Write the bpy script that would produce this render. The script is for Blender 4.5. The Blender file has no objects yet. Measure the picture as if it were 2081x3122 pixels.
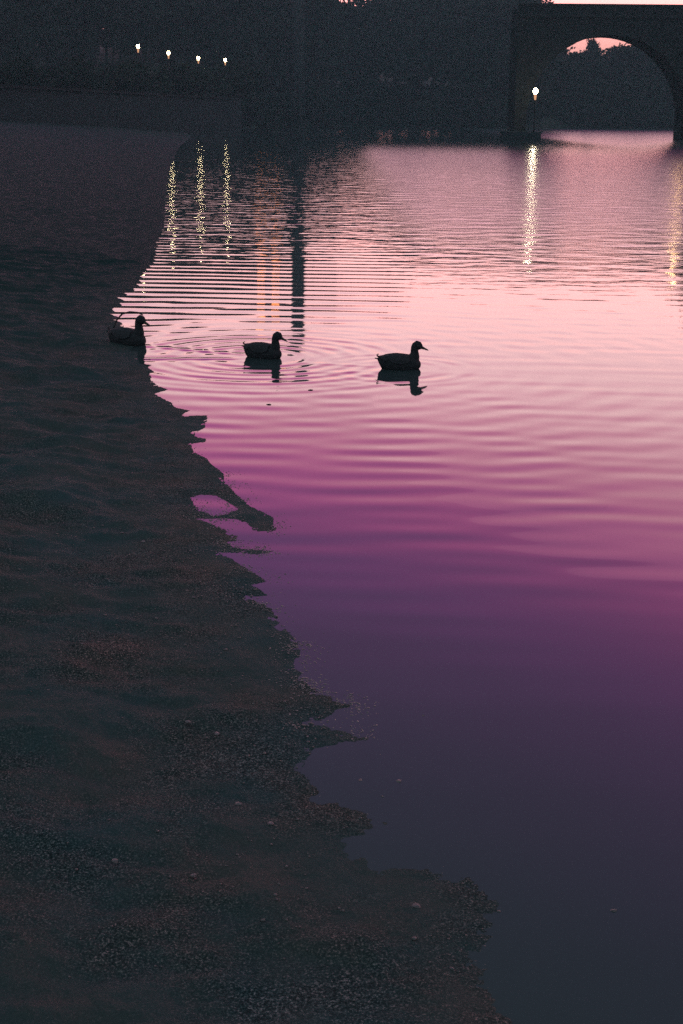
import bpy, bmesh, math, random
import numpy as np
from mathutils import Vector, Matrix

random.seed(7)
rng = np.random.default_rng(11)
sc = bpy.context.scene
COL = sc.collection

# ------------------------------------------------------------------ camera
F = 4335.0; CX = 1040.5; CY = 1561.0; YH = 352.0
CAMH = 2.485
PITCH = math.atan((CY - YH) / F)
ROLL = math.radians(0.5)
cam_d = bpy.data.cameras.new('camera'); cam = bpy.data.objects.new('camera', cam_d); COL.objects.link(cam)
fwd = Vector((0, math.cos(PITCH), -math.sin(PITCH)))
right0 = Vector((1, 0, 0)); up0 = right0.cross(fwd)
# photo horizon drops to the right: camera rolled anticlockwise
right = (right0 * math.cos(ROLL) + up0 * math.sin(ROLL)); up = (up0 * math.cos(ROLL) - right0 * math.sin(ROLL))
R = Matrix((right, up, -fwd)).transposed().to_4x4()
cam.matrix_world = Matrix.Translation((0, 0, CAMH)) @ R
cam_d.sensor_fit = 'VERTICAL'; cam_d.sensor_height = 36.0; cam_d.sensor_width = 24.0
cam_d.lens = F / 3122.0 * 36.0
cam_d.clip_start = 0.1; cam_d.clip_end = 6000
sc.camera = cam

def ray(px, py):
    return (fwd + right * ((px - CX) / F) - up * ((py - CY) / F))
def ground(px, py, z=0.0):
    d = ray(px, py); t = (z - CAMH) / d.z
    return Vector((0, 0, CAMH)) + d * t
def at(px, py, Y):
    d = ray(px, py); t = Y / d.y
    return Vector((0, 0, CAMH)) + d * t

# ------------------------------------------------------------------ world (dusk sky)
sc.view_settings.view_transform = 'Standard'
sc.view_settings.look = 'None'
sc.view_settings.gamma = 1.0
sc.view_settings.exposure = 0.0
sc.view_settings.use_curve_mapping = False
SUN_EL, SUN_AZ = math.radians(3.0), math.radians(14.0)     # azimuth to the right of the view axis (+Y)
world = bpy.data.worlds.new('World'); sc.world = world; world.use_nodes = True
nt = world.node_tree; N = nt.nodes; L = nt.links
N.clear()
wo = N.new('ShaderNodeOutputWorld')
def wmath(op, a, b=None, c=None):
    n = N.new('ShaderNodeMath'); n.operation = op
    for i, v in enumerate((a, b, c)):
        if v is None: continue
        if isinstance(v, (int, float)): n.inputs[i].default_value = v
        else: L.new(v, n.inputs[i])
    return n.outputs[0]
tc = N.new('ShaderNodeTexCoord'); sep = N.new('ShaderNodeSeparateXYZ'); L.new(tc.outputs['Generated'], sep.inputs[0])
X, Y, Z = sep.outputs
def wramp(fac, stops):
    r = N.new('ShaderNodeValToRGB'); r.color_ramp.interpolation = 'B_SPLINE'
    el = r.color_ramp.elements
    el[0].position = stops[0][0]; el[0].color = (*stops[0][1], 1)
    el[1].position = stops[-1][0]; el[1].color = (*stops[-1][1], 1)
    for p, c in stops[1:-1]:
        e = el.new(p); e.color = (*c, 1)
    L.new(fac, r.inputs[0]); return r.outputs[0]
# after-glow in the west (ahead), by elevation: factor = sin(elevation)
SK = 3.1
glow = [(0.0, (.95, .42, .42)), (0.045, (1.15, .52, .50)), (0.065, (2.3, .84, .82)), (0.085, (3.0, 1.18, 1.14)), (0.115, (2.95, 1.40, 1.37)),
        (0.155, (2.32, 1.42, 1.48)), (0.18, (2.28, 1.28, 1.40)), (0.205, (2.10, 1.0, 1.22)), (0.232, (1.82, .66, .98)),
        (0.259, (1.6, .38, .88)), (0.286, (1.28, .24, .80)), (0.312, (.85, .19, .66)), (0.337, (.66, .17, .63)), (0.363, (.53, .165, .58)), (0.39, (.42, .155, .49)), (0.44, (.30, .15, .39)),
        (0.52, (.19, .16, .29)), (0.62, (.14, .185, .22)), (1.0, (.14, .21, .25))]
glow = [(p, tuple(v / SK for v in c)) for p, c in glow]
dusk = [(0.0, (.22, .30, .36)), (0.2, (.22, .30, .36)), (0.5, (.18, .26, .31)), (1.0, (.14, .21, .25))]
# azimuth weight
az = wmath('ARCTAN2', X, Y)
lean = N.new('ShaderNodeMapRange'); L.new(az, lean.inputs[0])
for i_, v_ in enumerate((-.35, .25, .13, -.022)): lean.inputs[i_ + 1].default_value = v_
Zl = wmath('MULTIPLY_ADD', lean.outputs[0], wmath('MINIMUM', wmath('MAXIMUM', wmath('MULTIPLY', wmath('SUBTRACT', Z, .13), 5.0), 0.0), 1.0), Z)
g = wramp(Zl, glow); d_ = wramp(Z, dusk)
aw = wmath('ABSOLUTE', wmath('SUBTRACT', az, 0.22))
mr = N.new('ShaderNodeMapRange'); mr.interpolation_type = 'SMOOTHERSTEP'; L.new(aw, mr.inputs[0])
mr.inputs[1].default_value = 0.22; mr.inputs[2].default_value = 1.7; mr.inputs[3].default_value = 1.0; mr.inputs[4].default_value = 0.0
gs = N.new('ShaderNodeVectorMath'); gs.operation = 'SCALE'; L.new(g, gs.inputs[0]); gs.inputs['Scale'].default_value = SK
# thin streaks of high cloud
mp = N.new('ShaderNodeMapping'); mp.inputs['Scale'].default_value = (1.2, 1.2, 14); L.new(tc.outputs['Generated'], mp.inputs[0])
ns = N.new('ShaderNodeTexNoise'); ns.inputs['Scale'].default_value = 2.2; ns.inputs['Detail'].default_value = 3; L.new(mp.outputs[0], ns.inputs[0])
cl = wmath('MULTIPLY_ADD', ns.outputs['Fac'], 0.24, 0.88)
gs2 = N.new('ShaderNodeVectorMath'); gs2.operation = 'SCALE'; L.new(gs.outputs[0], gs2.inputs[0]); L.new(cl, gs2.inputs['Scale'])
mx = N.new('ShaderNodeMix'); mx.data_type = 'RGBA'; L.new(mr.outputs[0], mx.inputs['Factor']); L.new(d_, mx.inputs['A']); L.new(gs2.outputs[0], mx.inputs['B'])
bg1 = N.new('ShaderNodeBackground'); L.new(mx.outputs['Result'], bg1.inputs[0]); bg1.inputs[1].default_value = 1.0
sky = N.new('ShaderNodeTexSky'); sky.sky_type = 'NISHITA'; sky.sun_disc = False; sky.sun_elevation = SUN_EL; sky.sun_rotation = SUN_AZ
bg2 = N.new('ShaderNodeBackground'); L.new(sky.outputs[0], bg2.inputs[0]); bg2.inputs[1].default_value = 0.004
ad = N.new('ShaderNodeAddShader'); L.new(bg1.outputs[0], ad.inputs[0]); L.new(bg2.outputs[0], ad.inputs[1]); L.new(ad.outputs[0], wo.inputs[0])
# the last, almost gone sun
sl = bpy.data.lights.new('sun', 'SUN'); sl.energy = 0.03; sl.angle = math.radians(30); sl.color = (1, .6, .55)
so = bpy.data.objects.new('sun', sl); COL.objects.link(so)
sd = Vector((math.sin(SUN_AZ) * math.cos(SUN_EL), math.cos(SUN_AZ) * math.cos(SUN_EL), math.sin(SUN_EL)))
so.rotation_euler = sd.to_track_quat('Z', 'Y').to_euler()
so.location = sd * 50
sc.cycles.use_denoising = False
sc.cycles.max_bounces = 4; sc.cycles.sample_clamp_indirect = 6.0
world.cycles.sampling_method = 'MANUAL'; world.cycles.sample_map_resolution = 1024

# ------------------------------------------------------------------ helpers
def tag(o, label=None, cat=None, group=None, kind=None):
    if label: o['label'] = label
    if cat: o['category'] = cat
    if group: o['group'] = group
    if kind: o['kind'] = kind
    return o
def link(name, me, mat=None, parent=None, smooth=False):
    if mat is not None and not me.materials: me.materials.append(mat)
    if smooth: me.shade_smooth()
    o = bpy.data.objects.new(name, me); COL.objects.link(o)
    if parent is not None: o.parent = parent
    return o
def empty(name, loc=(0, 0, 0), rz=0, s=1):
    o = bpy.data.objects.new(name, None); COL.objects.link(o); o.location = loc; o.rotation_euler = (0, 0, rz); o.scale = (s, s, s)
    o.empty_display_size = .1
    return o
def from_np(name, v, f):
    me = bpy.data.meshes.new(name)
    v = np.asarray(v, dtype=np.float32); f = np.asarray(f, dtype=np.int32)
    k = f.shape[1]
    me.vertices.add(len(v)); me.vertices.foreach_set('co', v.ravel())
    me.loops.add(f.size); me.loops.foreach_set('vertex_index', f.ravel())
    me.polygons.add(len(f)); me.polygons.foreach_set('loop_start', np.arange(0, f.size, k, dtype=np.int32))
    me.polygons.foreach_set('loop_total', np.full(len(f), k, dtype=np.int32))
    me.update(calc_edges=True); me.validate()
    return me
def pyd(name, v, f):
    me = bpy.data.meshes.new(name); me.from_pydata([tuple(p) for p in v], [], f); me.update(); return me
def bm_mesh(name, bm):
    bmesh.ops.recalc_face_normals(bm, faces=bm.faces)
    me = bpy.data.meshes.new(name); bm.to_mesh(me); bm.free(); return me
def box(bm, c, s, rz=0):
    M = Matrix.Translation(c) @ Matrix.Rotation(rz, 4, 'Z') @ Matrix.Diagonal((s[0], s[1], s[2], 1))
    bmesh.ops.create_cube(bm, size=1, matrix=M)
def boxm(name, c, s, rz=0):
    bm = bmesh.new(); box(bm, Vector(c), s, rz); return bm_mesh(name, bm)
def loft(bm, secs, n=16, cap=True):
    """secs: list of (center, u axis, v axis) -> elliptical tube"""
    rings = []
    for c, u, v in secs:
        rings.append([bm.verts.new(Vector(c) + Vector(u) * math.cos(2 * math.pi * i / n) + Vector(v) * math.sin(2 * math.pi * i / n)) for i in range(n)])
    for a, b in zip(rings, rings[1:]):
        for i in range(n):
            bm.faces.new((a[i], a[(i + 1) % n], b[(i + 1) % n], b[i]))
    if cap:
        bm.faces.new(rings[0][::-1]); bm.faces.new(rings[-1])
def tube(bm, pts, rad, n=8):
    pts = [Vector(p) for p in pts]; secs = []
    for i, p in enumerate(pts):
        t = (pts[min(i + 1, len(pts) - 1)] - pts[max(i - 1, 0)]).normalized()
        a = Vector((0, 0, 1)) if abs(t.z) < .9 else Vector((1, 0, 0))
        u = t.cross(a).normalized(); v = t.cross(u).normalized()
        r = rad[i] if isinstance(rad, (list, tuple)) else rad
        secs.append((p, u * r, v * r))
    loft(bm, secs, n)

# numpy value-gradient noise
_perm = rng.permutation(512).astype(np.int64); _grad = rng.uniform(-1, 1, (512, 2)); _grad /= np.linalg.norm(_grad, axis=1)[:, None]
def perlin(x, y):
    xi = np.floor(x).astype(np.int64); yi = np.floor(y).astype(np.int64); xf = x - xi; yf = y - yi
    def gr(ix, iy, dx, dy):
        h = _perm[(_perm[ix & 511] + iy) & 511]; gg = _grad[h]
        return gg[..., 0] * dx + gg[..., 1] * dy
    u = xf * xf * xf * (xf * (xf * 6 - 15) + 10); v = yf * yf * yf * (yf * (yf * 6 - 15) + 10)
    a = gr(xi, yi, xf, yf); b = gr(xi + 1, yi, xf - 1, yf); c = gr(xi, yi + 1, xf, yf - 1); d = gr(xi + 1, yi + 1, xf - 1, yf - 1)
    return (a + u * (b - a)) * (1 - v) + (c + u * (d - c)) * v
def fbm(x, y, o=4, g=.5):
    s = 0; a = 1
    for i in range(o):
        s = s + a * perlin(x * 2 ** i + 13.7 * i, y * 2 ** i - 7.3 * i); a *= g
    return s
def sstep(a, b, x):
    t = np.clip((x - a) / (b - a), 0, 1); return t * t * (3 - 2 * t)

# ------------------------------------------------------------------ materials
def mat(name, col, rough=.8, spec=.3, noise=None, bump=None, col2=None):
    m = bpy.data.materials.new(name); m.use_nodes = True
    n = m.node_tree.nodes; l = m.node_tree.links; b = n['Principled BSDF']
    b.inputs['Base Color'].default_value = (*col, 1); b.inputs['Roughness'].default_value = rough
    b.inputs['Specular IOR Level'].default_value = spec
    t = n.new('ShaderNodeTexCoord')
    if noise:
        ns = n.new('ShaderNodeTexNoise'); ns.inputs['Scale'].default_value = noise; ns.inputs['Detail'].default_value = 6
        l.new(t.outputs['Object'], ns.inputs[0])
        r = n.new('ShaderNodeValToRGB'); r.color_ramp.elements[0].position = .35; r.color_ramp.elements[1].position = .68
        r.color_ramp.elements[0].color = (*col, 1); r.color_ramp.elements[1].color = (*(col2 or [c * .5 for c in col]), 1)
        l.new(ns.outputs['Fac'], r.inputs[0]); l.new(r.outputs[0], b.inputs['Base Color'])
        if bump:
            bp = n.new('ShaderNodeBump'); bp.inputs['Strength'].default_value = 1; bp.inputs['Distance'].default_value = bump
            l.new(ns.outputs['Fac'], bp.inputs['Height']); l.new(bp.outputs[0], b.inputs['Normal'])
    return m
def emit(name, col, s):
    m = bpy.data.materials.new(name); m.use_nodes = True; n = m.node_tree.nodes; l = m.node_tree.links
    n.clear(); o = n.new('ShaderNodeOutputMaterial'); e = n.new('ShaderNodeEmission'); e.inputs[0].default_value = (*col, 1); e.inputs[1].default_value = s
    l.new(e.outputs[0], o.inputs[0]); return m
M_stone = mat('dark_stone', (.022, .027, .029), .9, .0, 1.2, .05, (.04, .04, .04))
M_stone2 = mat('arch_stone', (.042, .045, .046), .9, .0, 2.0, .03, (.035, .035, .035))
M_quay = mat('quay_stone', (.042, .056, .058), .9, .0, .8, .04, (.04, .05, .05))
M_leaf = mat('leaf', (.040, .050, .038), .8, .0, .5, None, (.05, .05, .045))
M_bark = mat('bark', (.06, .05, .045), .9, .1, 3, .02)
M_metal = mat('lamp_metal', (.012, .012, .012), .8, .1, 4)
M_wall = mat('render_wall', (.10, .10, .10), .9, .1, .6, None, (.08, .08, .08))
M_roof = mat('roof_tile', (.07, .05, .045), .8, .2, 1.5)
M_glass = mat('window_glass', (.03, .035, .04), .15, .5, 2)
M_brick = mat('chimney_brick', (.07, .07, .07), .9, .1, 5, .02, (.06, .055, .055))
M_soil = mat('far_soil', (.06, .06, .05), .95, .1, .3, .1, (.04, .05, .035))
M_lamp = emit('lamp_glow', (1.0, .80, .46), 42)
M_lampw = emit('lamp_warm', (1.0, .58, .26), 30)
M_tail = emit('smear_tail_glow', (1.0, .50, .26), .75)  # glow of the added smear tail, no real lamp part
M_lampb = emit('lamp_bright', (1.0, .84, .55), 100)
M_winlit = emit('lit_window', (1.0, .30, .09), 5.5)

# ------------------------------------------------------------------ shore outline (waterline of the mud bank)
def g2(px, py): p = ground(px, py); return (p.x, p.y)
def z7(x, y): return g2(350 + x / 1.742, 1000 + y / 1.742)
shore = [(-90, 225), g2(300, 398), g2(560, 402), g2(585, 415), g2(545, 450), g2(512, 528), g2(505, 610), g2(500, 690), g2(478, 752), g2(470, 800), g2(440, 828),
         g2(415, 880), g2(365, 908), g2(378, 922), g2(342, 946), g2(357, 973), g2(378, 996), g2(392, 1030), g2(406, 1062), g2(419, 1091)]
shore += [z7(*p) for p in [(120, 182), (150, 195), (200, 235), (180, 270), (215, 300), (272, 325), (215, 350), (245, 370), (300, 400), (320, 425), (390, 437), (345, 470),
    (430, 465), (485, 465), (485, 510), (415, 575), (480, 590), (480, 605), (400, 615), (410, 650), (480, 695), (575, 780), (580, 820), (640, 880), (710, 945), (800, 985),
    (835, 1010), (835, 1045), (860, 1080), (800, 1084), (740, 1078), (700, 1030), (640, 1012), (530, 1010), (415, 1012), (480, 1030), (580, 1070), (650, 1105), (630, 1130), (580, 1135),
    (620, 1165), (700, 1176), (840, 1185), (760, 1202), (540, 1190), (620, 1230), (700, 1285), (800, 1345), (730, 1365), (800, 1420), (690, 1430), (820, 1490), (870, 1580),
    (960, 1640), (980, 1720), (930, 1780), (1000, 1890), (1060, 1930)]]
shore += [g2(1055, 2153), g2(940, 2206), g2(1108, 2252), g2(955, 2275), g2(916, 2352), g2(975, 2445), g2(1062, 2464), g2(1181, 2518), g2(1035, 2557), g2(1128, 2650),
          g2(1274, 2657), g2(1433, 2683), g2(1500, 2743), g2(1480, 2863), g2(1447, 2930), g2(1500, 3062), g2(1650, 3300), (2.2, 0.5), (6, -6), (6, -80), (-400, -80), (-400, 225)]
hole = [z7(*p) for p in [(390, 900), (450, 885), (540, 890), (600, 920), (650, 960), (600, 990), (530, 1001), (490, 990), (420, 940)]]

def seg_dist(px, py, poly):
    d2 = np.full(px.shape, 1e18); n = len(poly)
    for i in range(n):
        ax, ay = poly[i]; bx, by = poly[(i + 1) % n]; ex, ey = bx - ax, by - ay
        t = np.clip(((px - ax) * ex + (py - ay) * ey) / (ex * ex + ey * ey + 1e-12), 0, 1)
        d2 = np.minimum(d2, (px - ax - t * ex) ** 2 + (py - ay - t * ey) ** 2)
    return np.sqrt(d2)
def inside(px, py, poly):
    c = np.zeros(px.shape, bool); n = len(poly)
    for i in range(n):
        ax, ay = poly[i]; bx, by = poly[(i + 1) % n]
        if ay == by: continue
        c ^= ((ay > py) != (by > py)) & (px < (bx - ax) * (py - ay) / (by - ay) + ax)
    return c
def shore_sd(px, py):
    s = np.where(inside(px, py, shore), 1, -1) * seg_dist(px, py, shore)
    h = np.where(inside(px, py, hole), -1, 1) * seg_dist(px, py, hole)
    return np.minimum(s, h)
def bank_z(x, y, fine=True):
    sdv = shore_sd(x, y)
    far = sstep(10, 60, y)
    z = np.where(sdv > 0, .045 * np.minimum(sdv, .6) + .09 * np.clip(sdv - .6, 0, 6) + 0.10 * np.clip(sdv - 6, 0, 20), .12 * np.maximum(sdv, -3))
    w = sstep(-.02, .5, sdv)
    z = z + .085 * w * fbm(x * .9 + y * .35, y * 1.5 - x * .3, 3) + .024 * sstep(.05, .6, sdv) * (fbm(x * 3.5, y * 5.0, 2))
    near = 1 - sstep(14, 30, y)
    if fine:
        lumps = fbm(x * 11, y * 11, 3, .6)
        z = z + near * (.0075 * lumps * sstep(-.12 * (1 - sstep(5, 8, y)) - .02, .06, sdv) * (1 - .4 * sstep(5, 9, y)) + .0045 * np.abs(perlin(x * 38, y * 38)) * sstep(-.25, .1, sdv))
        z = z + near * .0022 * perlin(x * 95, y * 95) * sstep(-.1, .1, sdv)
    z = np.maximum(z, .012 * sstep(.03, .12, sdv) - 10 * (sdv < .03))
    return z, sdv

def grid_faces(nr, nc):
    i = np.arange(nr - 1)[:, None] * nc + np.arange(nc - 1)[None, :]
    return np.stack([i, i + 1, i + nc + 1, i + nc], -1).reshape(-1, 4)

# rows: geometric in distance; columns fan out with distance (finer where the bank is close)
rows = [-60, -30, -15, -6, -1, 1.0]
y = 1.8
while y < 26: rows.append(y); y *= 1.0024
while y < 240: rows.append(y); y *= 1.02
rows = np.array(rows)
uu = np.concatenate([np.linspace(-8, -.9, 24), np.linspace(-.88, -.32, 60), np.linspace(-.317, .11, 380), np.linspace(.115, .5, 40)])
YY = np.repeat(rows[:, None], len(uu), 1)
XX = uu[None, :] * (np.maximum(YY, 0) + (4.0 if True else 0) * np.clip(4 / np.maximum(np.abs(YY), 4), .2, 1) * .25 + .4)
XX = np.where(YY < 1.5, uu[None, :] * 4 + 0, XX)
ZZ, SDV = bank_z(XX.ravel(), YY.ravel())
V = np.stack([XX.ravel(), YY.ravel(), ZZ], -1)
Fc = grid_faces(len(rows), len(uu))
keep = (ZZ[Fc].max(1) > -.12)
Fc = Fc[keep]; used = np.unique(Fc); rem = np.full(len(V), -1); rem[used] = np.arange(len(used))
bank_me = from_np('mud_bank', V[used], rem[Fc])
# mud: brown grey silty base, fine grit with pink glints painted in, colour darkened far out
M_mud = bpy.data.materials.new('wet_mud'); M_mud.use_nodes = True
n = M_mud.node_tree.nodes; l = M_mud.node_tree.links; b = n['Principled BSDF']
geo = n.new('ShaderNodeNewGeometry')
def tex(scale, det=4, rough=.6):
    t = n.new('ShaderNodeTexNoise'); t.inputs['Scale'].default_value = scale; t.inputs['Detail'].default_value = det; t.inputs['Roughness'].default_value = rough
    l.new(geo.outputs['Position'], t.inputs[0]); return t.outputs['Fac']
def ramp(fac, stops):
    r = n.new('ShaderNodeValToRGB'); el = r.color_ramp.elements
    el[0].position, el[0].color = stops[0][0], (*stops[0][1], 1); el[1].position, el[1].color = stops[-1][0], (*stops[-1][1], 1)
    for p, c in stops[1:-1]: e = el.new(p); e.color = (*c, 1)
    l.new(fac, r.inputs[0]); return r.outputs[0]
c1 = ramp(tex(1.6, 5), [(.35, (.064, .102, .103)), (.55, (.088, .104, .098)), (.72, (.128, .112, .102))])
c2 = ramp(tex(130, 2, .7), [(.40, (.35, .35, .35)), (.53, (.9, .9, .9)), (.60, (1.9, 1.4, 1.35)), (.68, (6.0, 3.4, 3.3))])  # pink sky glints painted into the grit colour
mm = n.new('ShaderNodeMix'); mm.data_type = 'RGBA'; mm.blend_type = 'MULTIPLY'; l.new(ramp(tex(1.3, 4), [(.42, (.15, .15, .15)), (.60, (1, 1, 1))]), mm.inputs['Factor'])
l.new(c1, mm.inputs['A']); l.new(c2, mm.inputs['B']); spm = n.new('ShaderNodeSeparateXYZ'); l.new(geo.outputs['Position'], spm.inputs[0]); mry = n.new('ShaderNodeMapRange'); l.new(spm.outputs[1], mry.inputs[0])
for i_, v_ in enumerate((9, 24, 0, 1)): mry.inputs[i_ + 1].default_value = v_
far_dim = n.new('ShaderNodeMix'); far_dim.data_type = 'RGBA'; l.new(mry.outputs[0], far_dim.inputs['Factor']); l.new(mm.outputs['Result'], far_dim.inputs['A']); far_dim.inputs['B'].default_value = (.030, .054, .052, 1)  # far bank darkened in colour to offset the sky glow on it
l.new(far_dim.outputs['Result'], b.inputs['Base Color'])
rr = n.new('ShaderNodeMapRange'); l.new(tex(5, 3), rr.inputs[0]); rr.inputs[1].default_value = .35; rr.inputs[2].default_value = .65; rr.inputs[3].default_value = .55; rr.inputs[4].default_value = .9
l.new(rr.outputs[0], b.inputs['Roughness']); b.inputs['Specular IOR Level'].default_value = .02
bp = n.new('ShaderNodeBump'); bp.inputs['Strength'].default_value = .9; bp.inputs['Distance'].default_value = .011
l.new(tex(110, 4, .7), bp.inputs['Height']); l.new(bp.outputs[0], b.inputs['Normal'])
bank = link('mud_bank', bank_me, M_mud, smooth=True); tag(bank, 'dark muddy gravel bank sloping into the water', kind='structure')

# ------------------------------------------------------------------ ducks' places (needed by the ripples)
P1, P2, P3 = ground(384, 1048), ground(797, 1089), ground(1213, 1124)

# ------------------------------------------------------------------ water
wr = [-60, -20, -6, 0.0]
y = 1.5
while y < 75: wr.append(y); y *= 1.0026
while y < 420: wr.append(y); y *= 1.03
wr += [600, 800]
wr = np.array(wr)
wu = np.concatenate([np.linspace(-12, -.5, 24), np.linspace(-.48, -.27, 20), np.linspace(-.265, .29, 250), np.linspace(.3, .6, 30), np.linspace(.7, 12, 24)])
WY = np.repeat(wr[:, None], len(wu), 1)
WX = wu[None, :] * (np.maximum(WY, 3) + .5)
x = WX.ravel(); y = WY.ravel()
def proj(x, y, z=0):
    dx, dy, dz = x, y, z - CAMH
    f_ = fwd.x * dx + fwd.y * dy + fwd.z * dz
    f_ = np.where(f_ < .1, .1, f_)
    return CX + F * (right.x * dx + right.y * dy + right.z * dz) / f_, CY - F * (up.x * dx + up.y * dy + up.z * dz) / f_
H = np.zeros(x.shape)
def rings(cx, cy, lam, amp, r0, r1, ph=0, chirp=0.0, edge=.6):
    r = np.sqrt((x - cx) ** 2 + (y - cy) ** 2)
    env = sstep(r0, r0 + edge, r) * (1 - sstep(r1 * .45, r1, r)) / np.sqrt(np.maximum(r, .3))
    wob = .25 * fbm(x * .5, y * .5, 2)
    return amp * env * np.sin(2 * math.pi * (r + wob * .4) / lam + ph)
def plane(ang, lam, amp, ph=0, seed=0.0, breakup=.5):
    kx, ky = math.sin(ang), math.cos(ang)
    ampv = 1 - breakup + breakup * 2 * np.clip(.5 + fbm(x * .35 + seed, y * .18 - seed, 2), 0, 1)
    return amp * ampv * np.sin(2 * math.pi * (x * kx + y * ky) / lam + ph + 1.5 * fbm(x * .22 + seed * 3, y * .16, 2))
nearw = 1 - sstep(9, 30, y)
H += rings(P2.x, P2.y, .24, .0014, .12, 2.6, .4)
H += rings(P2.x, P2.y, .37, .00085, .9, 9.5, 1.0)
H += rings(P3.x, P3.y, .22, .0006, .1, 1.3)
H += rings(P3.x + .2, P3.y, .41, .0006, 1.0, 10.5, 2.0)
H += rings(P1.x, P1.y, .42, .0005, .2, 3.0, .6)
openw = sstep(5.5, 9.0, y)
H += openw * plane(math.radians(4), .38, .00022, 0, 3.1)
H += openw * plane(math.radians(-5), .56, .00042, 1, 8.7)
H += openw * plane(math.radians(12), .30, .00012, 2, 5.3)
# swell of low even ripples that run between the bank and open water, 17 to 27 m out
reg = sstep(16.5, 18.5, y) * (1 - sstep(26, 34, y)) * (1 - sstep(.2, 1.6, x - .3)) 
reg2 = sstep(16.5, 19.5, y) * (1 - sstep(27, 36, y)) * .18
H += (reg + reg2) * plane(math.radians(3.5), .56, .0016, .5, 1.7, .15)
# wind chop farther out
chop = sstep(23, 40, y + 5 * sstep(.3, 1.8, x))
for i in range(14):
    a = rng.normal(0, .8); lam = rng.uniform(.45, 1.4)
    H += chop * (.25 + .75 * sstep(-.5, 2.6, x)) * plane(a, lam, .0085 * lam / 2 / math.sqrt(7) * .55, rng.uniform(0, 6), i * 3.7, .6)
# wakes: pair of lines that trail behind each duck
def wake(P, ang, hw, amp, length):
    ca, sa = math.cos(ang), math.sin(ang)
    bx = -((x - P.x) * ca + (y - P.y) * sa); by = -(x - P.x) * sa + (y - P.y) * ca
    t = np.clip(bx, 0, None); e = (1 - sstep(length * .5, length, bx)) * sstep(.1, .4, bx)
    q = np.abs(by) - (.08 + hw * t)
    return amp * e * np.exp(-(q / .14) ** 2) * np.cos(q / .14 * 3.2)
H += wake(P2, math.radians(-10), .26, .0030, 2.2) + wake(P3, 0, .24, .0009, 1.4)
edgef = 1 - .5 * sstep(60, 75, y)
H *= edgef
fc = grid_faces(len(wr), len(wu))
water_me = from_np('river', np.stack([x, y, H], -1), fc)
M_water = bpy.data.materials.new('river_water'); M_water.use_nodes = True
n = M_water.node_tree.nodes; l = M_water.node_tree.links; b = n['Principled BSDF']
b.inputs['Base Color'].default_value = (.046, .066, .066, 1); b.inputs['IOR'].default_value = 1.36
geo = n.new('ShaderNodeNewGeometry')
sp = n.new('ShaderNodeSeparateXYZ'); l.new(geo.outputs['Position'], sp.inputs[0])
def mrange(src, a, b_, c, d, t='SMOOTHSTEP'):
    m = n.new('ShaderNodeMapRange'); m.interpolation_type = t; l.new(src, m.inputs[0])
    for i, v in enumerate((a, b_, c, d)): m.inputs[i + 1].default_value = v
    return m.outputs[0]
def nmath(op, a, c=None):
    m = n.new('ShaderNodeMath'); m.operation = op
    for i, v in enumerate((a, c)):
        if v is None: continue
        if isinstance(v, (int, float)): m.inputs[i].default_value = v
        else: l.new(v, m.inputs[i])
    return m.outputs[0]
sh = mrange(sp.outputs[0], -.3, 2.6, .20, 1)
ye = nmath('ADD', sp.outputs[1], mrange(sp.outputs[0], .3, 1.8, 0, 5))
r1 = mrange(ye, 22, 44, .03, .20)
r2 = nmath('MULTIPLY', mrange(sp.outputs[1], 90, 160, 0, -.17), mrange(sp.outputs[0], 20, 27, 1, 0))
r1 = nmath('MULTIPLY', r1, sh)
l.new(nmath('MAXIMUM', nmath('ADD', r1, r2), .03), b.inputs['Roughness'])
mp = n.new('ShaderNodeMapping'); mp.inputs['Scale'].default_value = (.7, 1.1, 1); l.new(geo.outputs['Position'], mp.inputs[0])
t1 = n.new('ShaderNodeTexNoise'); t1.inputs['Scale'].default_value = 1.5; t1.inputs['Detail'].default_value = 3; t1.inputs['Roughness'].default_value = .5; l.new(mp.outputs[0], t1.inputs[0])
amp = mrange(ye, 21, 36, .0, .036)
hh = nmath('MULTIPLY', t1.outputs['Fac'], amp)
bp = n.new('ShaderNodeBump'); bp.inputs['Strength'].default_value = 1; bp.inputs['Distance'].default_value = 1
l.new(hh, bp.inputs['Height']); l.new(bp.outputs[0], b.inputs['Normal'])
river = link('river', water_me, M_water, smooth=True); tag(river, 'calm dusk river reflecting a pink sky', kind='structure')

# ------------------------------------------------------------------ gravel on the bank (stuff) and a few single stones
def ico_pebble(seed, sub=1):
    bm = bmesh.new(); bmesh.ops.create_icosphere(bm, subdivisions=sub, radius=1)
    r = random.Random(seed); ax = [(Vector((r.gauss(0, 1), r.gauss(0, 1), r.gauss(0, 1))).normalized(), r.uniform(.5, .85)) for _ in range(5)]
    for v in bm.verts:
        for a, t in ax:
            dd = v.co.dot(a)
            if dd > t: v.co -= a * (dd - t)
        v.co.z *= .62
    return bm
protos = []
for s in range(6):
    bm = ico_pebble(s, 1); protos.append((np.array([v.co[:] for v in bm.verts]), np.array([[v.index for v in f.verts] for f in bm.faces]))); bm.free()
NP = 17000
yy = np.exp(rng.uniform(math.log(3.6), math.log(13), NP * 4)); xx = rng.uniform(-.30, .14, NP * 4) * yy
zz, ss = bank_z(xx, yy)
cl = fbm(xx * 2.2, yy * 2.2, 3) 
pr = (.15 + .85 * sstep(5, 6.5, yy)) * np.where(ss > 0, .16 + .8 * np.exp(-ss / .25), np.exp(ss / .05) * .8) * np.clip(.25 + 1.8 * cl, .03, 1)
k = (rng.random(len(xx)) < pr) & (ss > -.28); xx, yy, zz, ss = [a[k][:NP] for a in (xx, yy, zz, ss)]
sz = .002 + .004 * rng.random(len(xx)) ** 2 + .007 * rng.random(len(xx)) ** 14
vs, fs = [], []; off = 0
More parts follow.
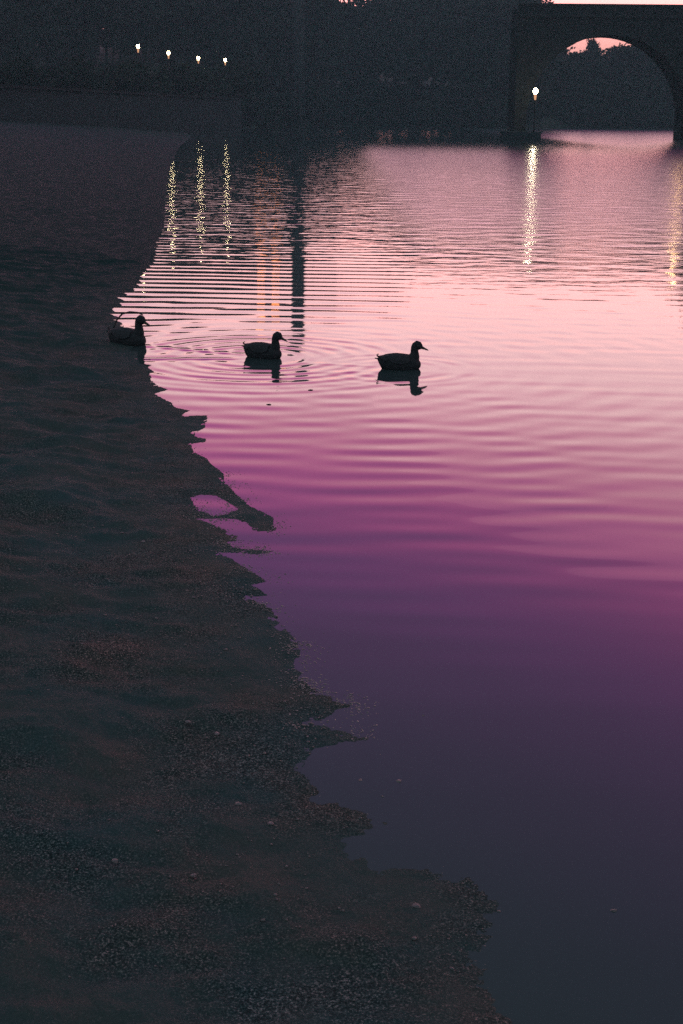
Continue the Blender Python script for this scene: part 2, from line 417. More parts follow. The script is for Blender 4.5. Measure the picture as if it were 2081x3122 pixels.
for i in range(len(xx)):
    pv, pf = protos[i % 6]; a = rng.uniform(0, 6.28); ca, sa = math.cos(a), math.sin(a)
    q = pv * sz[i]
    zc = max(zz[i] + sz[i] * .25, -sz[i] * .25)
    vs.append(np.stack([q[:, 0] * ca - q[:, 1] * sa + xx[i], q[:, 0] * sa + q[:, 1] * ca + yy[i], q[:, 2] + zc], -1)); fs.append(pf + off); off += len(pv)
grav_me = from_np('gravel', np.concatenate(vs), np.concatenate(fs))
M_grav = mat('pebble', (.25, .165, .155), .4, .5, 40, None, (.07, .085, .085))  # pinkened base, sky glints painted into the gravel
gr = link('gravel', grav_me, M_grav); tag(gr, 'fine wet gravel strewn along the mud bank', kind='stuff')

M_peb = mat('pale_stone', (.34, .24, .24), .35, .5, 60, .003, (.22, .17, .17))  # pink glint of the sky put into the stone colour
stones = [(436, 1653, .018, 'pale pebble alone on the dark mud left of the small puddle'),
          (1098, 2380, .014, 'small pale pebble in the shallows above a cluster of grit'),
          (1165, 2430, .012, 'small pebble at the water edge beside the grit cluster'),
          (1215, 2385, .020, 'pale stone topping the grit cluster that breaks the water'),
          (92, 2118, .020, 'pinkish pale pebble at the far left of the bank'),
          (572, 2205, .022, 'flat pale stone on the mud in the lower left bank'),
          (660, 2240, .022, 'broad grey stone beside a flat pale stone on mud'),
          (727, 2455, .024, 'pale stone above the pink gravel streak'),
          (825, 2515, .024, 'pink tinted stone at the end of the gravel streak'),
          (350, 2628, .020, 'dull stone in the dim lower left mud'),
          (590, 2672, .018, 'bluish pebble below the middle of the mud bank'),
          (1268, 2768, .026, 'reddish stone near the bottom waterline'),
          (1870, 2780, .018, 'faint stone lying in dark shallow water at lower right'),
          (1290, 2183, .011, 'tiny pale pebble poking out of dark open shallows')]
for i, (px, py, s, lab) in enumerate(stones):
    p = ground(px, py); zb, _s = bank_z(np.array([p.x]), np.array([p.y]))
    zc = max(float(zb[0]), -s * .2)
    p = ground(px, py, zc)
    bm = ico_pebble(50 + i, 2)
    me = bm_mesh('pebble', bm)
    o = link('pebble', me, M_peb, smooth=False); o.location = (p.x, p.y, zc + s * .2); s *= .7; o.scale = (s, s * .8, s * .8); o.rotation_euler = (0, 0, i * 1.3)
    tag(o, lab, 'pebble', 'single stones on the bank')

NS = 6000
yy = np.exp(rng.uniform(math.log(5.4), math.log(10), NS * 14)); xx = rng.uniform(-.24, .16, NS * 14) * yy
ss = shore_sd(xx, yy); cl = fbm(xx * 3 + 5, yy * 3, 3)
k = (ss > -.05 - .12 * (rng.random(len(xx)) ** 3)) & (ss < .02 + .14 * rng.random(len(xx)) ** 2) & (rng.random(len(xx)) < np.clip(.2 + 2.4 * cl, .04, 1)); xx, yy, ss = [a[k][:NS] for a in (xx, yy, ss)]
zz, _q = bank_z(xx, yy); sz = .0022 + .0045 * rng.random(len(xx)) ** 2; vs, fs, off = [], [], 0
for i in range(len(xx)):
    pv, pf = protos[i % 6]; q = pv * sz[i]
    vs.append(np.stack([q[:, 0] + xx[i], q[:, 1] + yy[i], q[:, 2] + max(zz[i] + sz[i] * .3, 0)], -1)); fs.append(pf + off); off += len(pv)
M_sh = mat('glint_shingle', (.46, .29, .29), .25, .6, 40, None, (.16, .12, .12))  # pink of the glinting sky is part of this grit's colour
tag(link('shingle', from_np('shingle', np.concatenate(vs), np.concatenate(fs)), M_sh), 'wet grit along the waterline, its pink sky glint painted in', kind='stuff')

# ------------------------------------------------------------------ ducks
M_duck = mat('duck_plumage', (.045, .040, .042), .75, .25, 30, .003, (.025, .024, .028))
M_dhead = mat('duck_head', (.02, .026, .026), .6, .3, 40)
M_wing = mat('duck_wing', (.06, .052, .055), .7, .25, 60, .003, (.03, .028, .032))
M_bill = mat('duck_bill', (.06, .055, .03), .4, .4, 30)
M_eye = mat('duck_eye', (.01, .01, .01), .1, .5)
def make_duck(loc, yaw, s, label, neck=0.0, headturn=0.0):
    root = empty('duck', loc, yaw, s); tag(root, label, 'duck', 'ducks swimming along the bank')
    bm = bmesh.new()
    secs = [(-.215, .104, .008, .012), (-.197, .088, .034, .034), (-.172, .068, .062, .058), (-.13, .056, .090, .080), (-.08, .050, .108, .096), (-.02, .046, .116, .105), (.04, .044, .113, .107),
            (.09, .042, .104, .103), (.135, .043, .094, .095), (.175, .046, .078, .080), (.207, .044, .052, .056), (.226, .044, .028, .030), (.233, .044, .008, .010)]
    loft(bm, [((a, 0, zc), (0, w, 0), (0, 0, h)) for a, zc, h, w in secs], 20)
    k = neck
    nk = [(.120, .055, .076, .070), (.148, .095, .070, .062), (.163, .132, .056, .050), (.166, .164 + k * .4, .043, .040), (.162, .190 + k * .8, .038, .036), (.165, .212 + k, .040, .036), (.176, .229 + k, .048, .040),
          (.190, .239 + k, .052, .042), (.208, .234 + k, .046, .039), (.224, .224 + k, .033, .028), (.238, .217 + k, .021, .018)]
    sec2 = []
    for i, (a, z, r, w) in enumerate(nk):
        p0 = nk[max(i - 1, 0)]; p1 = nk[min(i + 1, len(nk) - 1)]
        t = Vector((p1[0] - p0[0], 0, p1[1] - p0[1])).normalized(); v = Vector((-t.z, 0, t.x))
        sec2.append(((a, 0, z), (0, w, 0), v * r))
    loft(bm, sec2, 16)
    me = bm_mesh('body_raw', bm)
    tmp = bpy.data.objects.new('body_raw', me); COL.objects.link(tmp)
    md = tmp.modifiers.new('r', 'REMESH'); md.mode = 'VOXEL'; md.voxel_size = .005
    sm = tmp.modifiers.new('s', 'SMOOTH'); sm.factor = .6; sm.iterations = 5
    dg = bpy.context.evaluated_depsgraph_get(); me2 = bpy.data.meshes.new_from_object(tmp.evaluated_get(dg)); bpy.data.objects.remove(tmp); me2.name = 'body'
    me2.materials.clear()
    # ruffle the flanks slightly
    co = np.empty(len(me2.vertices) * 3); me2.vertices.foreach_get('co', co); co = co.reshape(-1, 3)
    nz = fbm(co[:, 0] * 38, co[:, 2] * 55 + co[:, 1] * 20, 2) * .0016 * (co[:, 2] < .12 + 0)
    co[:, 1] += np.sign(co[:, 1]) * nz; co[:, 2] += nz * .6; me2.vertices.foreach_set('co', co.ravel()); me2.update()
    link('body', me2, M_duck, root, True)
    # bill: flattened, slightly concave
    bm = bmesh.new()
    loft(bm, [((.226, 0, .223 + k), (0, .016, 0), (.006, 0, .020)), ((.248, 0, .214 + k), (0, .014, 0), (.005, 0, .0135)), ((.270, 0, .205 + k), (0, .014, 0), (.003, 0, .0095)),
              ((.290, 0, .196 + k), (0, .013, 0), (.002, 0, .0075)), ((.305, 0, .189 + k), (0, .007, 0), (.001, 0, .004))], 12)
    link('bill', bm_mesh('bill', bm), M_bill, root, True)
    for sgn in (-1, 1):
        bm = bmesh.new(); bmesh.ops.create_uvsphere(bm, u_segments=10, v_segments=8, radius=.0045, matrix=Matrix.Translation((.207, sgn * .037, .246 + k)))
        link('eye', bm_mesh('eye', bm), M_eye, root, True)
        # folded wing: thin shell hugging the flank, primaries running to the rump
        bm = bmesh.new(); nu, nv = 16, 8; g_ = []
        for i in range(nu):
            t = i / (nu - 1); xx_ = .115 - .305 * t; row = []
            hw = math.sin(math.pi * min(1, t * 1.15 + .1)) ** .6 if t < .78 else max(.18, 1.0 - (t - .72) * 2.6) * .8
            for j in range(nv):
                q = j / (nv - 1)
                zt = .150 - .03 * abs(t - .45) - .006 * (t > .8); zb = zt - .085 * hw - .004
                z_ = zb + (zt - zb) * q
                aa = xx_; # find body half width at this x / z
                S = min(secs, key=lambda s_: abs(s_[0] - xx_)); xs = [s_[0] for s_ in secs]
                zc = np.interp(xx_, xs, [s_[1] for s_ in secs]); hh_ = np.interp(xx_, xs, [s_[2] for s_ in secs]); ww = np.interp(xx_, xs, [s_[3] for s_ in secs])
                yy_ = ww * math.sqrt(max(0.03, 1 - min(1, ((z_ - zc) / hh_) ** 2))) + .004 + .004 * math.sin(j * 2.1 + i * .2)
                row.append(bm.verts.new((xx_, sgn * yy_, z_ + .003)))
            g_.append(row)
        for a, b_ in zip(g_, g_[1:]):
            for j in range(nv - 1): bm.faces.new((a[j], a[j + 1], b_[j + 1], b_[j]))
        me = bm_mesh('wing', bm)
        w = link('wing', me, M_wing, root, True); so_ = w.modifiers.new('thick', 'SOLIDIFY'); so_.thickness = .006; so_.offset = 0
    # tail feathers: a short raised fan and the curled drake feather
    bm = bmesh.new()
    for i, a in enumerate((-26, -15, -5, 5, 15, 26)):
        ar = math.radians(a); base = Vector((-.178, math.sin(ar) * .03, .092)); tip = base + Vector((-.062 * math.cos(ar), -.062 * math.sin(ar) * .9, .016 + .004 * (i % 2)))
        side = Vector((0, .009, 0))
        vv = [bm.verts.new(p) for p in (base - side, base + side, (base + tip) / 2 + side * 1.1 + Vector((0, 0, .003)), tip, (base + tip) / 2 - side * 1.1 + Vector((0, 0, .003)))]
        f1 = bm.faces.new(vv)
        ex = bmesh.ops.extrude_face_region(bm, geom=[f1]); bmesh.ops.translate(bm, vec=(0, 0, -.006), verts=[e for e in ex['geom'] if isinstance(e, bmesh.types.BMVert)])
    link('tail', bm_mesh('tail', bm), M_wing, root)
    bm = bmesh.new(); tube(bm, [(-.165, 0, .116), (-.194, 0, .122), (-.214, 0, .130), (-.218, 0, .145), (-.207, 0, .152), (-.199, 0, .145)], [.010, .010, .009, .007, .006, .003], 6)
    link('tail_curl', bm_mesh('tail_curl', bm), M_dhead, root, True)
    return root
make_duck((P3.x, P3.y, 0), math.radians(2), 1.0, 'dark duck swimming alone in open pink water, rightmost of three')
make_duck((P2.x, P2.y, 0), math.radians(-24), 1.0, 'dark duck in the middle of three, with ripples spreading around it')
make_duck((P1.x, P1.y, 0), math.radians(-30), 1.13, 'dark duck half lost against the mud bank, leftmost of three', neck=.012)

# floating bits
M_fl = mat('dead_leaf', (.04, .03, .025), .7, .3, 50)
def floater(px, py, s, lab, rz):
    p = ground(px, py)
    vv = [(-1, 0, 0), (-.5, .32, .06), (.2, .4, .14), (.8, .18, .1), (1.25, 0, .05), (.8, -.2, .12), (.2, -.38, .16), (-.5, -.3, .05)]
    v = [(a * s, b_ * s, c * s + .003) for a, b_, c in vv] + [(a * s * .95, b_ * s * .95, -.002) for a, b_, c in vv]
    f = [tuple(range(8)), tuple(range(15, 7, -1))] + [(i, i + 8, (i + 1) % 8 + 8, (i + 1) % 8) for i in range(8)]
    o = link('floating_leaf', pyd('floating_leaf', v, f), M_fl); o.location = (p.x, p.y, 0.002); o.rotation_euler = (0, 0, rz)
    tag(o, lab, 'leaf', 'dead leaves afloat')
floater(945, 1190, .022, 'dead leaf floating between the middle and right ducks', .3)
floater(818, 1234, .020, 'dead leaf floating below the middle duck', -.2)
# thin tube added behind the first duck for the dark line of a ripple
bm = bmesh.new(); q = [ground(352, 968), None]
Yt = P1.y + .9
pts = [at(346, 1000, Yt), at(356, 975, Yt), at(372, 957, Yt), at(395, 951, Yt), at(420, 953, Yt), at(436, 961, Yt)]
tube(bm, pts, [.010, .011, .012, .011, .010, .006], 6)
tw = link('ripple_arc', bm_mesh('ripple_arc', bm), M_bark, smooth=True); tag(tw, 'dark arc by the leftmost duck, a thin tube standing in for a ripple', 'ripple_arc')

# ------------------------------------------------------------------ far banks, quay
def slab(name, pts, z0, z1, m, label, kind='structure', cat=None):
    bm = bmesh.new(); bo = [bm.verts.new((a, b_, z0)) for a, b_ in pts]; to = [bm.verts.new((a, b_, z1)) for a, b_ in pts]
    bm.faces.new(to); bm.faces.new(bo[::-1])
    for i in range(len(pts)): bm.faces.new((bo[i], bo[(i + 1) % len(pts)], to[(i + 1) % len(pts)], to[i]))
    o = link(name, bm_mesh(name, bm), m); tag(o, label, cat, kind=kind if not cat else None); return o
def gx(px, Yd): return at(px, YH, Yd).x
# far ground behind the river: stepped terrain sheet with a soft, uneven waterline
fr_x = np.linspace(-900, 900, 361)
def shore_y(px_x):       # waterline distance of the far bank as a function of x (metres)
    return np.interp(px_x, [-900, -90, -36, -21, -6, 15, 36, 44, 52, 90, 900], [200, 205, 225, 290, 345, 359, 330, 332, 357, 360, 362])
prof = [(-3, -1.2), (0, -.1), (1.5, .6), (5, 1.8), (14, 4.5), (40, 10.0), (120, 17.0), (260, 24), (450, 24)]
def terr(x_, y_):
    dy_ = y_ - float(shore_y(np.array([x_]))[0]); return float(np.interp(dy_, [p[0] for p in prof], [p[1] for p in prof])) - .3 if dy_ > .5 else QH
vv = []
for dyy, zz_ in prof:
    yv = shore_y(fr_x) + dyy + (.8 * perlin(fr_x * .13, fr_x * 0 + dyy) if dyy < 50 else 0); zv = zz_ + .4 * perlin(fr_x * .08, fr_x * 0 + dyy * .3) * (dyy > 3)
    vv.append(np.stack([fr_x * (1 + max(dyy, 0) / 900), yv, zv], -1))
fm = from_np('far_bank', np.concatenate(vv), grid_faces(len(prof), len(fr_x)))
tag(link('far_bank', fm, M_soil, smooth=True), 'dark far bank under the trees', kind='structure')

# stone quay with lamps on the left
qa, qb = at(300, YH, 172), at(735, YH, 243)
qdir = Vector((qb.x - qa.x, qb.y - qa.y, 0)); qa = qa - qdir.normalized() * 42; qdir = Vector((qb.x - qa.x, qb.y - qa.y, 0)); qlen = qdir.length; qrz = math.atan2(qdir.y, qdir.x); qdir.normalize(); qn = Vector((-qdir.y, qdir.x, 0))
QH = 4.8
quay = empty('quay_wall', (qa.x, qa.y, 0), qrz); tag(quay, 'dark stone quay wall along the far left shore under four lamps', 'wall')
link('wall_face', boxm('wall_face', (qlen / 2, 15, QH / 2 - 1), (qlen, 30, QH + 2)), M_quay, quay)
for i in range(int(qlen // 3)):
    me = bpy.data.meshes.get('coping_stone') or boxm('coping_stone', (1.5, 0, 0), (2.96, .7, .3))
    o = link('coping_stone', me, M_stone2, quay); o.location = (i * 3, -.05, QH + .152)
# street lamps
def lamp(p_head, base_z, label, m, group, r=.20):
    root = empty('street_lamp', (p_head.x, p_head.y, base_z)); tag(root, label, 'street lamp', group)
    hgt = p_head.z - base_z
    bm = bmesh.new(); tube(bm, [(0, 0, 0), (0, 0, .5), (0, 0, .55), (0, 0, hgt - r - .05)], [.10, .08, .045, .035], 10); link('post', bm_mesh('post', bm), M_metal, root, True)
    bm = bmesh.new(); bmesh.ops.create_uvsphere(bm, u_segments=16, v_segments=10, radius=r); 
    for v in bm.verts: v.co.z *= 1.35
    gme = bm_mesh('globe', bm); gme.transform(Matrix.Translation((0, 0, hgt))); link('globe', gme, m, root, True)
    bm = bmesh.new(); loft(bm, [((0, 0, hgt + r * 1.02), (r * .8, 0, 0), (0, r * .8, 0)), ((0, 0, hgt + r * 1.3), (r * .3, 0, 0), (0, r * .3, 0)), ((0, 0, hgt + r * 1.7), (.01, 0, 0), (0, .01, 0))], 12)
    link('cap', bm_mesh('cap', bm), M_metal, root, True)
    bm = bmesh.new(); loft(bm, [((0, 0, hgt - r * 1.3), (r * .62, 0, 0), (0, r * .62, 0)), ((0, 0, hgt - r * 2.6), (r * .55, 0, 0), (0, r * .55, 0)), ((0, 0, hgt - r * 3.9), (r * .35, 0, 0), (0, r * .35, 0))], 12)  # added glowing cone below the globe, imitates the lamp's smeared tail
    link('smear_tail', bm_mesh('smear_tail', bm), M_tail, root, True)
    return root
labs = ['glowing lamp farthest left of the four on the far quay', 'second glowing quay lamp from the left', 'third glowing quay lamp from the left, just left of the last', 'glowing quay lamp nearest the trees, rightmost of the four']
for i, (px, py, Yd) in enumerate([(420, 141, 190), (513, 161, 205), (604, 177, 220), (686, 183, 234)]):
    p = at(px, py, Yd); 
    lamp(p, QH, labs[i], M_lamp, 'lamps on the quay')
lamp(at(1632, 277, 164), .9, 'bright low lamp beside the left foot of the bridge arch', M_lampb, None, .25)
lamp(at(2096, 150, 116), .9, 'warm lamp on the near right shore beside the bridge', M_lampw, None, .25)

# ------------------------------------------------------------------ stone bridge
BA = at(1850, YH, 170); brz = 0.0
br = empty('stone_bridge', (BA.x, BA.y, 0), brz); tag(br, 'dark stone arch bridge crossing the river at upper right', 'bridge')
SC = 170 / F
DECK = at(1850, 12, 170).z - 1.16; RA = 238 * SC; ZC = CAMH - (358 - YH) * SC; BW = 7.0
arches = [(0, RA, ZC), (RA * 2 + 3.4, RA, ZC)]; x0, x1 = -RA + .3 - 1.6, 60
def face_profile():
    pts = [(x0, -2.0)]
    for cx_, r_, zc_ in arches:
        pts.append((cx_ - r_, -2.0))
        for i in range(33):
            a = math.pi - math.pi * i / 32; pts.append((cx_ + r_ * math.cos(a), zc_ + r_ * math.sin(a)))
        pts.append((cx_ + r_, -2.0))
    pts += [(x1, -2.0), (x1, DECK), (x0, DECK)]
    return pts
bm = bmesh.new(); pr_ = face_profile()
f_ = bm.faces.new([bm.verts.new((a, 0, z)) for a, z in pr_]); ex = bmesh.ops.extrude_face_region(bm, geom=[f_])
bmesh.ops.translate(bm, vec=(0, BW, 0), verts=[e for e in ex['geom'] if isinstance(e, bmesh.types.BMVert)])
bmesh.ops.triangulate(bm, faces=[f for f in bm.faces if len(f.verts) > 4])
link('spandrel_wall', bm_mesh('spandrel_wall', bm), M_stone, br)
for cx_, r_, zc_ in arches:
    nv_ = 25
    for i in range(nv_):
        a0, a1 = math.pi * (i + .04) / nv_, math.pi * (i + .96) / nv_; pj = .75 + .08 * (i % 2); ins = .03 + .05 * ((i * 7) % 3) / 2
        vv = []
        for yv in (-.10, .5):
            for a, rr_ in ((a0, r_ - ins), (a1, r_ - ins), (a1, r_ + pj), (a0, r_ + pj)): vv.append((cx_ + rr_ * math.cos(a), yv, zc_ + rr_ * math.sin(a)))
        link('voussoir', pyd('voussoir', vv, [(0, 1, 2, 3), (7, 6, 5, 4), (0, 4, 5, 1), (1, 5, 6, 2), (2, 6, 7, 3), (3, 7, 4, 0)]), M_stone2, br)
for side in (0, 1):
    link('parapet', boxm('parapet', ((x0 + x1) / 2, .22 + side * (BW - .44), DECK + .5), (x1 - x0, .4, 1.0)), M_stone, br)
bm_ = boxm('string_course', ((x0 + x1) / 2, -.09, DECK - .15), (x1 - x0, .24, .3)); link('string_course', bm_, M_stone2, br)
cs = boxm('parapet_coping', (.9, 0, 0), (1.77, .56, .16))
i = 0; xx_ = x0
while xx_ < x1 - 1.8:
    o = link('coping_stone', cs, M_stone2, br); o.location = (xx_, .22, DECK + 1.082); xx_ += 1.8
bm = bmesh.new()
for cxp in (RA + 1.7,):
    loft(bm, [((cxp, -.02, -2), (1.6, 0, 0), (0, 1.7, 0)), ((cxp, -.02, 2.2), (1.45, 0, 0), (0, 1.5, 0)), ((cxp, -.02, 3.0), (.3, 0, 0), (0, .3, 0))], 6)
link('cutwater', bm_mesh('cutwater', bm), M_stone, br)
# landing beside the left foot of the arch, foot of the low lamp
pl = at(1632, YH, 164); slab('stone_landing', [(pl.x - 3, 161), (pl.x + .45, 162), (pl.x + .6, 167), (pl.x - 3, 172)], -1.5, .9, M_quay, 'low stone landing beside the left foot of the bridge', cat='landing')
pr2 = at(2096, YH, 116); slab('right_bank', [(pr2.x - .4, 113), (pr2.x + 60, 95), (pr2.x + 60, 190), (pr2.x + 16, 168), (pr2.x + 2, 124)], -1.5, .9, M_soil, 'low right bank beside the bridge')

# ------------------------------------------------------------------ trees
def tree_mesh(seed, nleaf=5200, leaf=.42, hgt=1.0):
    r = np.random.default_rng(seed)
    bm = bmesh.new(); rr = random.Random(seed)
    tube(bm, [(0, 0, -.3), (.03, 0, 2), (.15, .1, 5), (.0, .2, 9), (.2, .1, 13)], [.42, .34, .27, .18, .07], 8)
    lobes = []
    for i in range(13):
        a = rr.uniform(0, 6.28); z0 = rr.uniform(3.5, 9.5); ln = rr.uniform(2.2, 4.6) * (1 - .35 * (z0 / 12)); z1 = z0 + rr.uniform(1.2, 3.5)
        e = (ln * math.cos(a), ln * math.sin(a), z1); tube(bm, [(0, 0, z0), (e[0] * .5, e[1] * .5, z0 + (z1 - z0) * .35), e], [.13, .09, .03], 5)
        lobes.append((e, rr.uniform(1.3, 2.4)))
    lobes += [((rr.uniform(-1, 1), rr.uniform(-1, 1), 12.2), 2.0), ((0, 0, 9.5), 2.8), ((0.5, 0, 7), 2.6)]
    trunk = bm_mesh('trunk', bm)
    per = nleaf // len(lobes); C = []
    for (e, s) in lobes:
        d = r.normal(size=(per, 3)); d /= np.linalg.norm(d, axis=1)[:, None]; rad = s * (r.random(per) ** .45); rad *= 1 + .25 * np.sin(d[:, 0] * 7 + d[:, 2] * 9 + e[0])
        C.append(np.array(e) + d * rad[:, None] * np.array([1.15, 1.15, .8]))
    C = np.concatenate(C); nq = len(C)
    u = r.normal(size=(nq, 3)); u /= np.linalg.norm(u, axis=1)[:, None]; w = np.cross(u, r.normal(size=(nq, 3))); w /= np.linalg.norm(w, axis=1)[:, None]
    s = leaf * (.5 + .7 * r.random(nq))[:, None]
    q = np.stack([C - u * s, C + w * s * .45, C + u * s, C - w * s * .45], 1).reshape(-1, 3)
    crown = from_np('crown', q, np.arange(nq * 4).reshape(-1, 4))
    trunk.materials.append(M_bark); crown.materials.append(M_leaf)
    return trunk, crown
TM = [tree_mesh(s) for s in (3, 8, 21, 34)]
ti = 0; TK = 1.5
def tree(px, ytop, Yd, base, label, group, wid=1.0):
    """tree whose crown reaches photo row ytop when seen at distance Yd"""
    global ti
    Yd *= TK; p = at(px, YH, Yd); top = at(px, ytop, Yd).z; base = terr(p.x, Yd) if base >= 0 else .8; s = (top - base) / 13.8
    root = empty('tree', (p.x, p.y, base), ti * 2.1); root.scale = (s * wid, s * wid, s); tag(root, label, 'tree', group)
    t, c = TM[ti % 4]; link('trunk', t, None, root); link('crown', c, None, root); ti += 1
    return root
g1 = 'trees of the dark wood along the far bank'
lab1 = 'tall dark tree massed with others along the far bank, left of the bridge'
TK = 1.42
for px, yt, Yd, b0 in [(-160, -120, 175, 3), (-30, -160, 182, 3), (90, -110, 178, 3), (190, -170, 185, 3), (290, -140, 190, 3.2), (380, -190, 196, 3.2), (470, -160, 204, 3.2), (560, -190, 210, 3.2),
                       (650, -150, 216, 3.2), (730, -120, 222, 3), (800, -110, 224, 2), (870, -90, 228, 2), (30, 60, 170, 3), (250, 80, 182, 3.2), (450, 70, 198, 3.2), (610, 80, 210, 3.2), (760, 60, 216, 2.5), (160, 70, 176, 3.2), (350, 70, 190, 3.2), (540, 60, 206, 3.2), (690, 50, 214, 3)]:
    tree(px, yt, Yd, b0, lab1, g1, 1.15)
TK = 1.42
for px, yt, Yd, b0 in [(-220, -120, 205, 3), (-90, -140, 212, 3), (20, -120, 208, 3), (110, -150, 214, 3), (200, -130, 212, 3), (300, -160, 218, 3), (400, -140, 222, 3), (500, -150, 226, 3), (600, -130, 230, 3), (70, 20, 190, 3), (250, 10, 192, 3), (330, 20, 196, 3), (150, 30, 188, 3), (-60, 20, 186, 3), (415, -40, 216, 3), (395, 30, 200, 3), (445, -60, 212, 3)]:
    tree(px, yt, Yd, b0, lab1, g1, 1.25)
lab2 = 'dark tree in the wood between the chimney and the bridge'
TK = 1.58
for px, yt, Yd, b0 in [(945, -8, 230, 2), (1010, -2, 236, 2), (1075, -10, 232, 2), (1140, -4, 240, 2), (1205, -40, 228, 2), (1275, -60, 226, 2), (1345, -30, 224, 1.5), (1405, -28, 222, 1.5), (1465, -45, 220, 1.5), (1510, -40, 214, 1.5), (1560, -22, 210, 1.5), (1250, 60, 222, 1), (1400, 70, 220, 1), (1100, 80, 228, 1), (980, 90, 226, 1), (1500, 90, 212, 1), (880, 80, 222, 1)]:
    tree(px, yt, Yd, b0, lab2, 'trees left of the bridge', 1.1)
# undergrowth hides the waterline trunks
def shrub_mesh(seed, nq=2600):
    r = np.random.default_rng(seed); C = []
    for k_ in range(7):
        c = np.array([r.uniform(-2.2, 2.2), r.uniform(-1, 1), r.uniform(.8, 2.4)]); d = r.normal(size=(nq // 7, 3)); d /= np.linalg.norm(d, axis=1)[:, None]
        C.append(c + d * (r.random(nq // 7) ** .4)[:, None] * r.uniform(.9, 1.5))
    C = np.concatenate(C); n_ = len(C); u = r.normal(size=(n_, 3)); u /= np.linalg.norm(u, axis=1)[:, None]; w = np.cross(u, r.normal(size=(n_, 3))); w /= np.linalg.norm(w, axis=1)[:, None]
    s = .26 * (.5 + .7 * r.random(n_))[:, None]
    q = np.stack([C - u * s, C + w * s * .5, C + u * s, C - w * s * .5], 1).reshape(-1, 3)
    me = from_np('foliage', q, np.arange(n_ * 4).reshape(-1, 4)); me.materials.append(M_leaf)
    bm = bmesh.new()
    for k_ in range(6):
        a = k_ * 1.05; tube(bm, [(0, 0, -.3), (.7 * math.cos(a), .3 * math.sin(a), 1), (1.6 * math.cos(a), .7 * math.sin(a), 2.1)], [.07, .05, .02], 5)
    st = bm_mesh('stem', bm); st.materials.append(M_bark)
    return me, st
SM = [shrub_mesh(s) for s in (2, 5, 9)]
def shrub(px, ytop, Yd, base, label, group, wid=1.0, i=0):
    p = at(px, YH, Yd); s = (at(px, ytop, Yd).z - base) / 3.4
    o = empty('shrub', (p.x, p.y, base), 0); o.scale = (s * wid, s * wid, s); o.rotation_euler = (0, 0, (i % 3 - 1) * .4)
    tag(o, label, 'shrub', group); f, st = SM[i % 3]; link('foliage', f, None, o); link('stem', st, None, o)
for i, px in enumerate(range(760, 1620, 62)):
    Yd = float(shore_y(np.array([gx(px, 350)]))[0]) + 3
    shrub(px, 250 + 20 * math.sin(i * 2.3), Yd, .4, 'dark shrub in the undergrowth on the far waterline left of the bridge', 'shrubs on the far waterline', 1.0, i)
for i, px in enumerate(range(-260, 780, 58)):
    Yd = float(np.interp(px, [-260, 300, 735], [140, 186, 252])) + 3
    shrub(px, 190 + 14 * math.sin(i * 1.9), Yd, QH, 'dark shrub in the hedge behind the four quay lamps', 'shrubs behind the quay lamps', 1.1, i)
# bushes seen through the arch, beyond the bridge
arch_b = [(1700, 172, 236, .9), (1745, 158, 240, .9), (1795, 112, 244, .32), (1800, 142, 238, .8), (1850, 146, 242, 1.0), (1900, 138, 240, 1.0), (1950, 132, 238, 1.0), (2000, 140, 240, 1.0), (2050, 150, 238, 1.0), (1660, 165, 235, 1.0), (2110, 130, 240, 1.0)]
TK = 1.55
for i, (px, yt, Yd, w) in enumerate(arch_b):
    tree(px, yt, Yd, 0.8, 'slim tree whose tip splits the pink gap under the bridge arch' if px == 1795 else 'bushy tree on the bank beyond the bridge, seen through the arch', 'trees seen through the arch', w * 1.5)
for i, px in enumerate(range(1640, 2120, 55)):
    shrub(px, 235 + 14 * math.sin(i * 3.1), 362, .8, 'low shrub on the waterline beyond the bridge, seen through the arch', 'shrubs seen through the arch', 1.1, i)
# tree on the right shore, beyond the picture's edge, mirrored in the water
TK = 1.2
tree(2190, -120, 104, -1, 'dark tree on the right shore just past the warm lamp', None, .7)

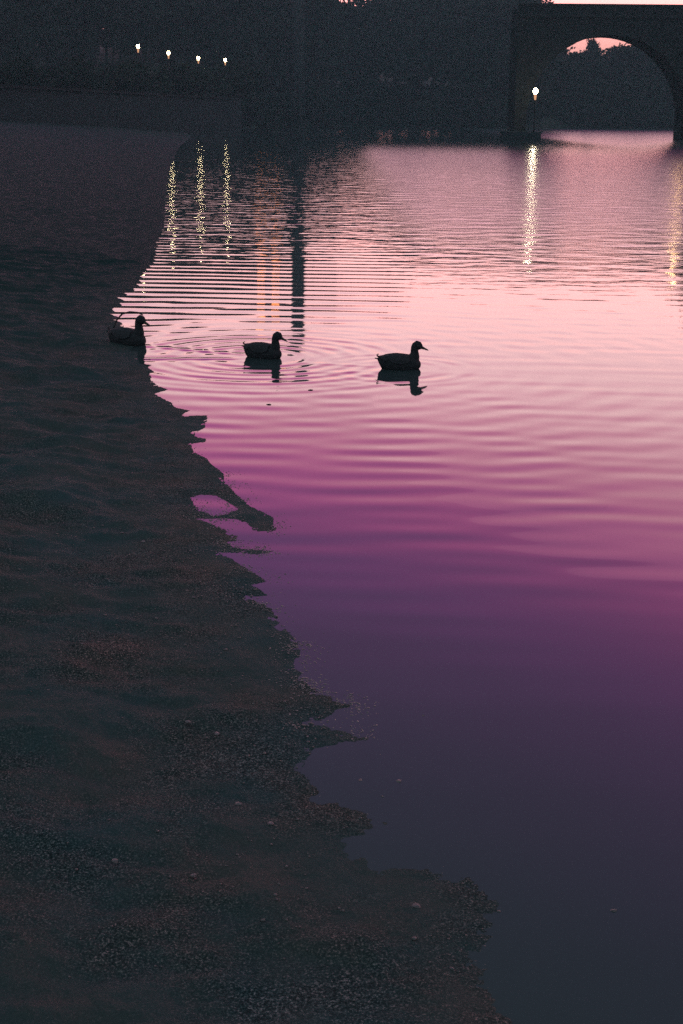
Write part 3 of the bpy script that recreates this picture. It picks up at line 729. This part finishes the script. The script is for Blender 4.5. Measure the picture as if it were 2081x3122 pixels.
# ------------------------------------------------------------------ building and chimney behind the wood (they show in the reflections)
BD = 330; bd = at(700, YH, BD); W = 34.0; HB = (865 - YH) * BD / F - CAMH
bld = empty('apartment_block', (bd.x, bd.y, 3.0), .03); tag(bld, 'dark apartment block rising behind the far trees with two lit windows', 'building')
link('wall', boxm('wall', (0, 6, (HB - 3) / 2), (W, 12, HB - 3)), M_wall, bld)
ra = boxm('roof', (0, 6, HB - 3 + .25), (W + .8, 12.8, .5)); link('roof', ra, M_roof, bld)
wf = boxm('window', (0, -.04, 0), (2.0, .14, 2.2)); wp = boxm('pane', (0, -.13, 0), (1.8, .06, 2.0)); 
wfm = wf; wfm.materials.append(M_quay)
wpl = wp.copy(); wpl.materials.append(M_winlit); wp.materials.append(M_glass)
nfl = int((HB - 5) / 4.0)
for fl in range(nfl):
    for c_ in range(9):
        o = link('window', wfm, None, bld); o.location = (-W / 2 + 2.2 + c_ * 3.7, 0, 2.6 + fl * 4.0)
        link('pane', wp, None, o)
for px in (792, 838):
    o = link('window', wfm, None, bld); o.location = (gx(px, BD) - bd.x, -.2, HB - 3 - 1.3 - (0 if px < 800 else .9)); q_ = link('pane', wpl, None, o); q_['label'] = 'lit orange pane'
ch = at(907, YH, 318); HC = (1055 - YH) * 318 / F - CAMH
chm = empty('chimney', (ch.x, ch.y, 1.5)); tag(chm, 'tall slim dark chimney behind the far trees', 'chimney')
bm = bmesh.new(); loft(bm, [((0, 0, -1), (1.7, 0, 0), (0, 1.7, 0)), ((0, 0, HC - 3.5), (1.3, 0, 0), (0, 1.3, 0))], 16); link('shaft', bm_mesh('shaft', bm), M_brick, chm, True)
bm = bmesh.new(); loft(bm, [((0, 0, HC - 3.5), (1.6, 0, 0), (0, 1.6, 0)), ((0, 0, HC - 2.3), (1.6, 0, 0), (0, 1.6, 0)), ((0, 0, HC - 1.5), (.8, 0, 0), (0, .8, 0))], 16); link('collar', bm_mesh('collar', bm), M_brick, chm)

# ------------------------------------------------------------------ added haze volume, lifts the far darks
bm = bmesh.new(); box(bm, Vector((0, 320, 18.0)), (1900, 1100, 42)); hz = link('haze', bm_mesh('haze', bm)); tag(hz, 'thin haze added over the river to lift the far darks', kind='stuff')
M_h = bpy.data.materials.new('haze'); M_h.use_nodes = True; n = M_h.node_tree.nodes; l = M_h.node_tree.links; n.clear()
o_ = n.new('ShaderNodeOutputMaterial'); v_ = n.new('ShaderNodeVolumePrincipled'); v_.inputs['Density'].default_value = .00055; v_.inputs['Color'].default_value = (.68, .93, 1, 1)
l.new(v_.outputs[0], o_.inputs['Volume']); hz.data.materials.append(M_h)
